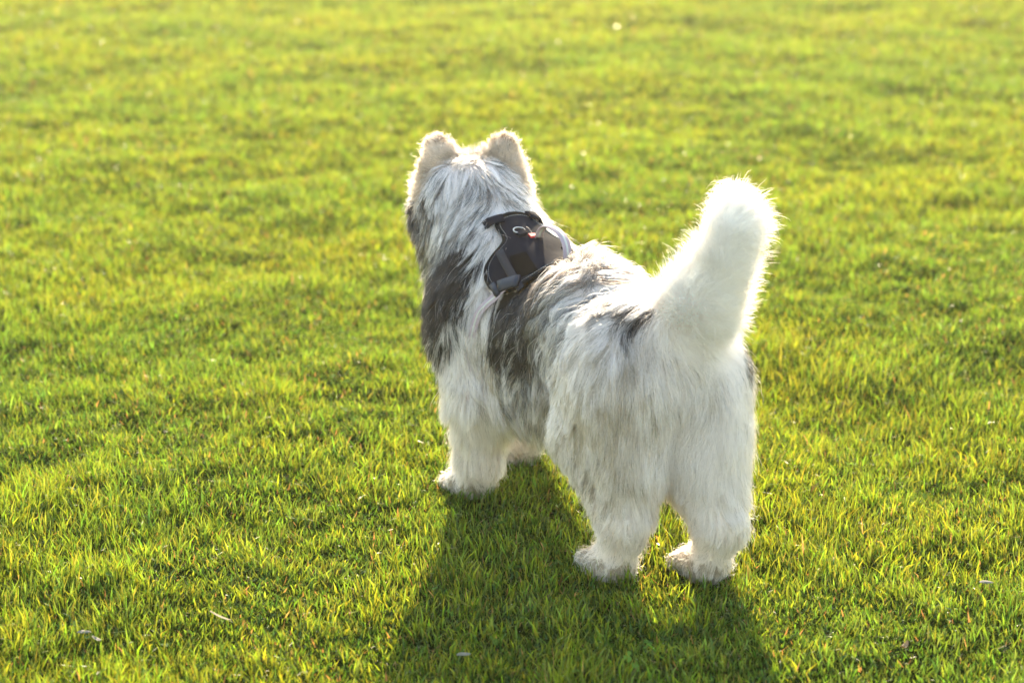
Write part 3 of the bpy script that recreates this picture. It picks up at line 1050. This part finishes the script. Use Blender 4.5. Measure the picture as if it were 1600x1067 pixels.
# grab handle: a loop of webbing standing up along the spine
tt_ = np.linspace(0, 1, 32)
hx = 0.148 - 0.122 * tt_ + 0.020 * np.sin(tt_ * np.pi * 2) * 0.5
base = on_back(hx, 0 * tt_ - 2, PAN_OFF + 0.008)
hh = np.where(tt_ < 0.08, 0, np.sin(np.clip((tt_ - 0.05) / 0.9, 0, 1) * np.pi) ** 0.75) * 0.042
hp_ = base + np.stack([0 * tt_, -0.010 * np.sin(tt_ * np.pi), hh], 1)
T_ = norm(np.gradient(hp_, axis=0))
N_ = norm(np.stack([-T_[:, 2], 0 * tt_, T_[:, 0]], 1) * -1)
handle = sweep(hp_, T_, N_, strap_sec(0.021, 0.003), 'grab_handle', M_WEB, harness)
sweep(hp_ + N_ * 0.0016, T_, N_, strap_sec(0.005, 0.0014), 'reflective_stripe', M_REFL, handle)
sweep(hp_ - N_ * 0.0016, T_, N_, strap_sec(0.005, 0.0014), 'reflective_stripe', M_REFL, handle)
# leash ring and its red tab
rc = on_back(np.array([0.176]), np.array([6.0]), PAN_OFF + 0.010)[0]
an = np.linspace(0, 2 * np.pi, 28, endpoint=False)
ring_p = rc + np.stack([0.010 * np.sin(an) * 0.9, 0.013 * np.cos(an), 0.004 * np.sin(an)], 1)
rt = norm(np.roll(ring_p, -1, 0) - np.roll(ring_p, 1, 0))
sweep(ring_p, rt, norm(ring_p - rc), [(0.0017 * math.cos(i * math.pi / 4), 0.0017 * math.sin(i * math.pi / 4)) for i in range(8)], 'leash_ring', M_STEEL, harness, closed=True)
quad_patch([(0.176, 9), (0.176, 3), (0.160, 3), (0.160, 9)], PAN_OFF + 0.006, 0.006, 'ring_loop', M_NYL, 3)
quad_patch([(0.160, 2.5), (0.158, -2), (0.148, -2), (0.148, 2.5)], PAN_OFF + 0.006, 0.003, 'red_tab', M_RED, 2)

# ------------------------------------------------------------------ nose, eyes, claws
M_NOSE = simple_mat('wet_black_nose', (0.012, 0.011, 0.011), 0.3, 0, 0.3, 500.0, 0.4)
M_EYE = simple_mat('brown_eye', (0.03, 0.014, 0.006), 0.06)
M_CLAW = simple_mat('dark_claw', (0.05, 0.042, 0.036), 0.4)


def blob(centre, axes, name, mat, n=10, squash=None):
    """an ellipsoid with its three axis vectors"""
    V, Fc = [], []
    A = np.array(axes)
    for i in range(n + 1):
        th = math.pi * i / n
        for j in range(2 * n):
            ph_ = math.pi * j / n
            v_ = np.array([math.cos(th), math.sin(th) * math.cos(ph_), math.sin(th) * math.sin(ph_)])
            if squash:
                v_ = squash(v_)
            V.append(np.array(centre) + v_ @ A)
    for i in range(n):
        for j in range(2 * n):
            k = (j + 1) % (2 * n)
            Fc.append((i * 2 * n + j, (i + 1) * 2 * n + j, (i + 1) * 2 * n + k, i * 2 * n + k))
    return mesh_np(name, V, Fc, mat, dog)


UPV = np.array([0, 0, 1.0])
nose_shape = lambda v: np.array([v[0], v[1] * (1 + 0.25 * v[2]), v[2] * 0.9 - 0.12 * v[1] ** 2])
blob(hd(0.197, 0, -0.03), [HFWD * 0.017, HLEFT * 0.019, UPV * 0.014], 'nose', M_NOSE, squash=nose_shape)
for sg in (1, -1):
    blob(hd(0.082, sg * 0.036, 0.022), [(HFWD * 0.8 + HLEFT * sg * 0.6) * 0.009, HLEFT * 0.010, UPV * 0.009], 'eye', M_EYE)
claw_shape = lambda v: np.array([v[0], v[1] * (1 - 0.45 * max(v[0], 0)), v[2] * (1 - 0.45 * max(v[0], 0)) - 0.35 * v[0] ** 2 * (v[0] > 0)])
for px_, py_, st_, w_ in ((0.245, 0.095, 0.086, 0.023), (0.36, -0.095, 0.086, 0.023), (-0.275, 0.080, 0.078, 0.022), (-0.375, -0.080, 0.078, 0.022)):
    for q in (-1.35, -0.45, 0.45, 1.35):
        blob((px_ + st_, py_ + q * w_, 0.020), [np.array([0.012, 0, -0.003]), np.array([0, 0.004, 0]), np.array([0, 0, 0.005])], 'claw', M_CLAW, n=5, squash=claw_shape)


# ------------------------------------------------------------------ litter lying in the grass
def litter_mat(name, col):
    m_, nt_, out_ = new_mat(name)
    b_ = node(nt_, 'ShaderNodeBsdfPrincipled', i_Roughness=0.6)
    nzz = node(nt_, 'ShaderNodeTexNoise', i_Scale=180.0, i_Detail=4.0)
    tcc = node(nt_, 'ShaderNodeTexCoord')
    rr = node(nt_, 'ShaderNodeValToRGB')
    rr.color_ramp.elements[0].color = (*[c_ * 0.55 for c_ in col], 1)
    rr.color_ramp.elements[1].color = (*col, 1)
    tr_ = node(nt_, 'ShaderNodeBsdfTranslucent')
    mi = node(nt_, 'ShaderNodeMixShader')
    mi.inputs[0].default_value = 0.3
    nt_.links.new(tcc.outputs['Object'], nzz.inputs['Vector'])
    nt_.links.new(nzz.outputs[0], rr.inputs[0])
    nt_.links.new(rr.outputs[0], b_.inputs['Base Color'])
    nt_.links.new(rr.outputs[0], tr_.inputs[0])
    nt_.links.new(b_.outputs[0], mi.inputs[1])
    nt_.links.new(tr_.outputs[0], mi.inputs[2])
    nt_.links.new(mi.outputs[0], out_.inputs[0])
    return m_


M_STRAW = litter_mat('straw_stem', (0.50, 0.36, 0.20))
M_DLEAF = litter_mat('bleached_leaf', (0.30, 0.27, 0.20))
M_BLEAF = litter_mat('tan_leaf', (0.42, 0.27, 0.14))


def dry_leaf(name, x, y, ang, length, width, curl, mat, label):
    n_, w_ = 9, 4
    V, Fc = [], []
    z0 = float(ground_z(np.array([x]), np.array([y]))[0]) + 0.026
    for i in range(n_ + 1):
        t = i / n_
        a_ = (t - 0.5) * curl
        cx = length * (math.sin(a_) / curl)
        cz = length * ((1 - math.cos(a_)) / curl) * 1.0
        hw = width / 2 * math.sin(math.pi * min(1, 0.06 + 0.94 * t)) ** 0.7 + 0.0006
        for j in range(w_ + 1):
            q = j / w_ * 2 - 1
            lx, ly = cx, q * hw + 0.15 * width * math.sin(t * 5)
            V.append((lx * math.cos(ang) - ly * math.sin(ang), lx * math.sin(ang) + ly * math.cos(ang), cz + abs(q) * hw * 0.5))
    for i in range(n_):
        for j in range(w_):
            k = i * (w_ + 1) + j
            Fc.append((k, k + w_ + 1, k + w_ + 2, k + 1))
    o = mesh_np(name, V, Fc, mat)
    sm = o.modifiers.new('thickness', 'SOLIDIFY')
    sm.thickness = 0.0005
    o.location = (x, y, z0)
    return tag(o, label, 'leaf')


dry_leaf('straw', -0.547, 3.299, -0.7, 0.062, 0.003, 0.5, M_STRAW, 'thin bent straw-coloured piece of straw lying on the grass beside the dog\'s shadow')['category'] = 'straw'
dry_leaf('dry_leaf', -0.791, 3.238, 0.2, 0.026, 0.011, 0.7, M_DLEAF, 'wide bleached dead leaf, one of a close pair in the grass')
dry_leaf('dry_leaf', -0.762, 3.214, -0.6, 0.028, 0.006, 1.2, M_DLEAF, 'narrow curled bleached dead leaf beside a wider one in the grass')
dry_leaf('dry_leaf', 0.715, 3.182, 1.1, 0.034, 0.009, 2.6, M_BLEAF, 'tightly curled tan dead leaf standing in sunlit grass')
dry_leaf('dry_leaf', 0.932, 3.469, 0.1, 0.028, 0.012, 0.8, M_DLEAF, 'flat pale grey dead leaf lying alone in sunlit grass')
dry_leaf('dry_leaf', -0.087, 3.153, 0.3, 0.026, 0.012, 0.9, M_DLEAF, 'pale dead leaf lying in the shade of the dog')

# ------------------------------------------------------------------ warm-tinted haze volume, added for the sun's veiling glare
mhz = bpy.data.materials.new('glare_haze')
mhz.use_nodes = True
nt = mhz.node_tree
nt.nodes.clear()
out = nt.nodes.new('ShaderNodeOutputMaterial')
pv = node(nt, 'ShaderNodeVolumePrincipled', i_Density=0.0022, i_Anisotropy=0.75)
pv.inputs['Color'].default_value = (1.0, 0.92, 0.74, 1)
nt.links.new(pv.outputs[0], out.inputs['Volume'])
hx0, hx1, hy0, hy1, hz0, hz1 = -760, 760, -60, 980, -1.1, 1.75
HV = [(x, y, z) for x in (hx0, hx1) for y in (hy0, hy1) for z in (hz0, hz1)]
HF = [(0, 1, 3, 2), (4, 6, 7, 5), (0, 4, 5, 1), (2, 3, 7, 6), (0, 2, 6, 4), (1, 5, 7, 3)]
hz = mesh_np('haze', HV, HF, mhz, smooth=False)
tag(hz, 'thin warm-tinted haze added over the lawn for the veiling glare of the low sun', 'haze', kind='stuff')
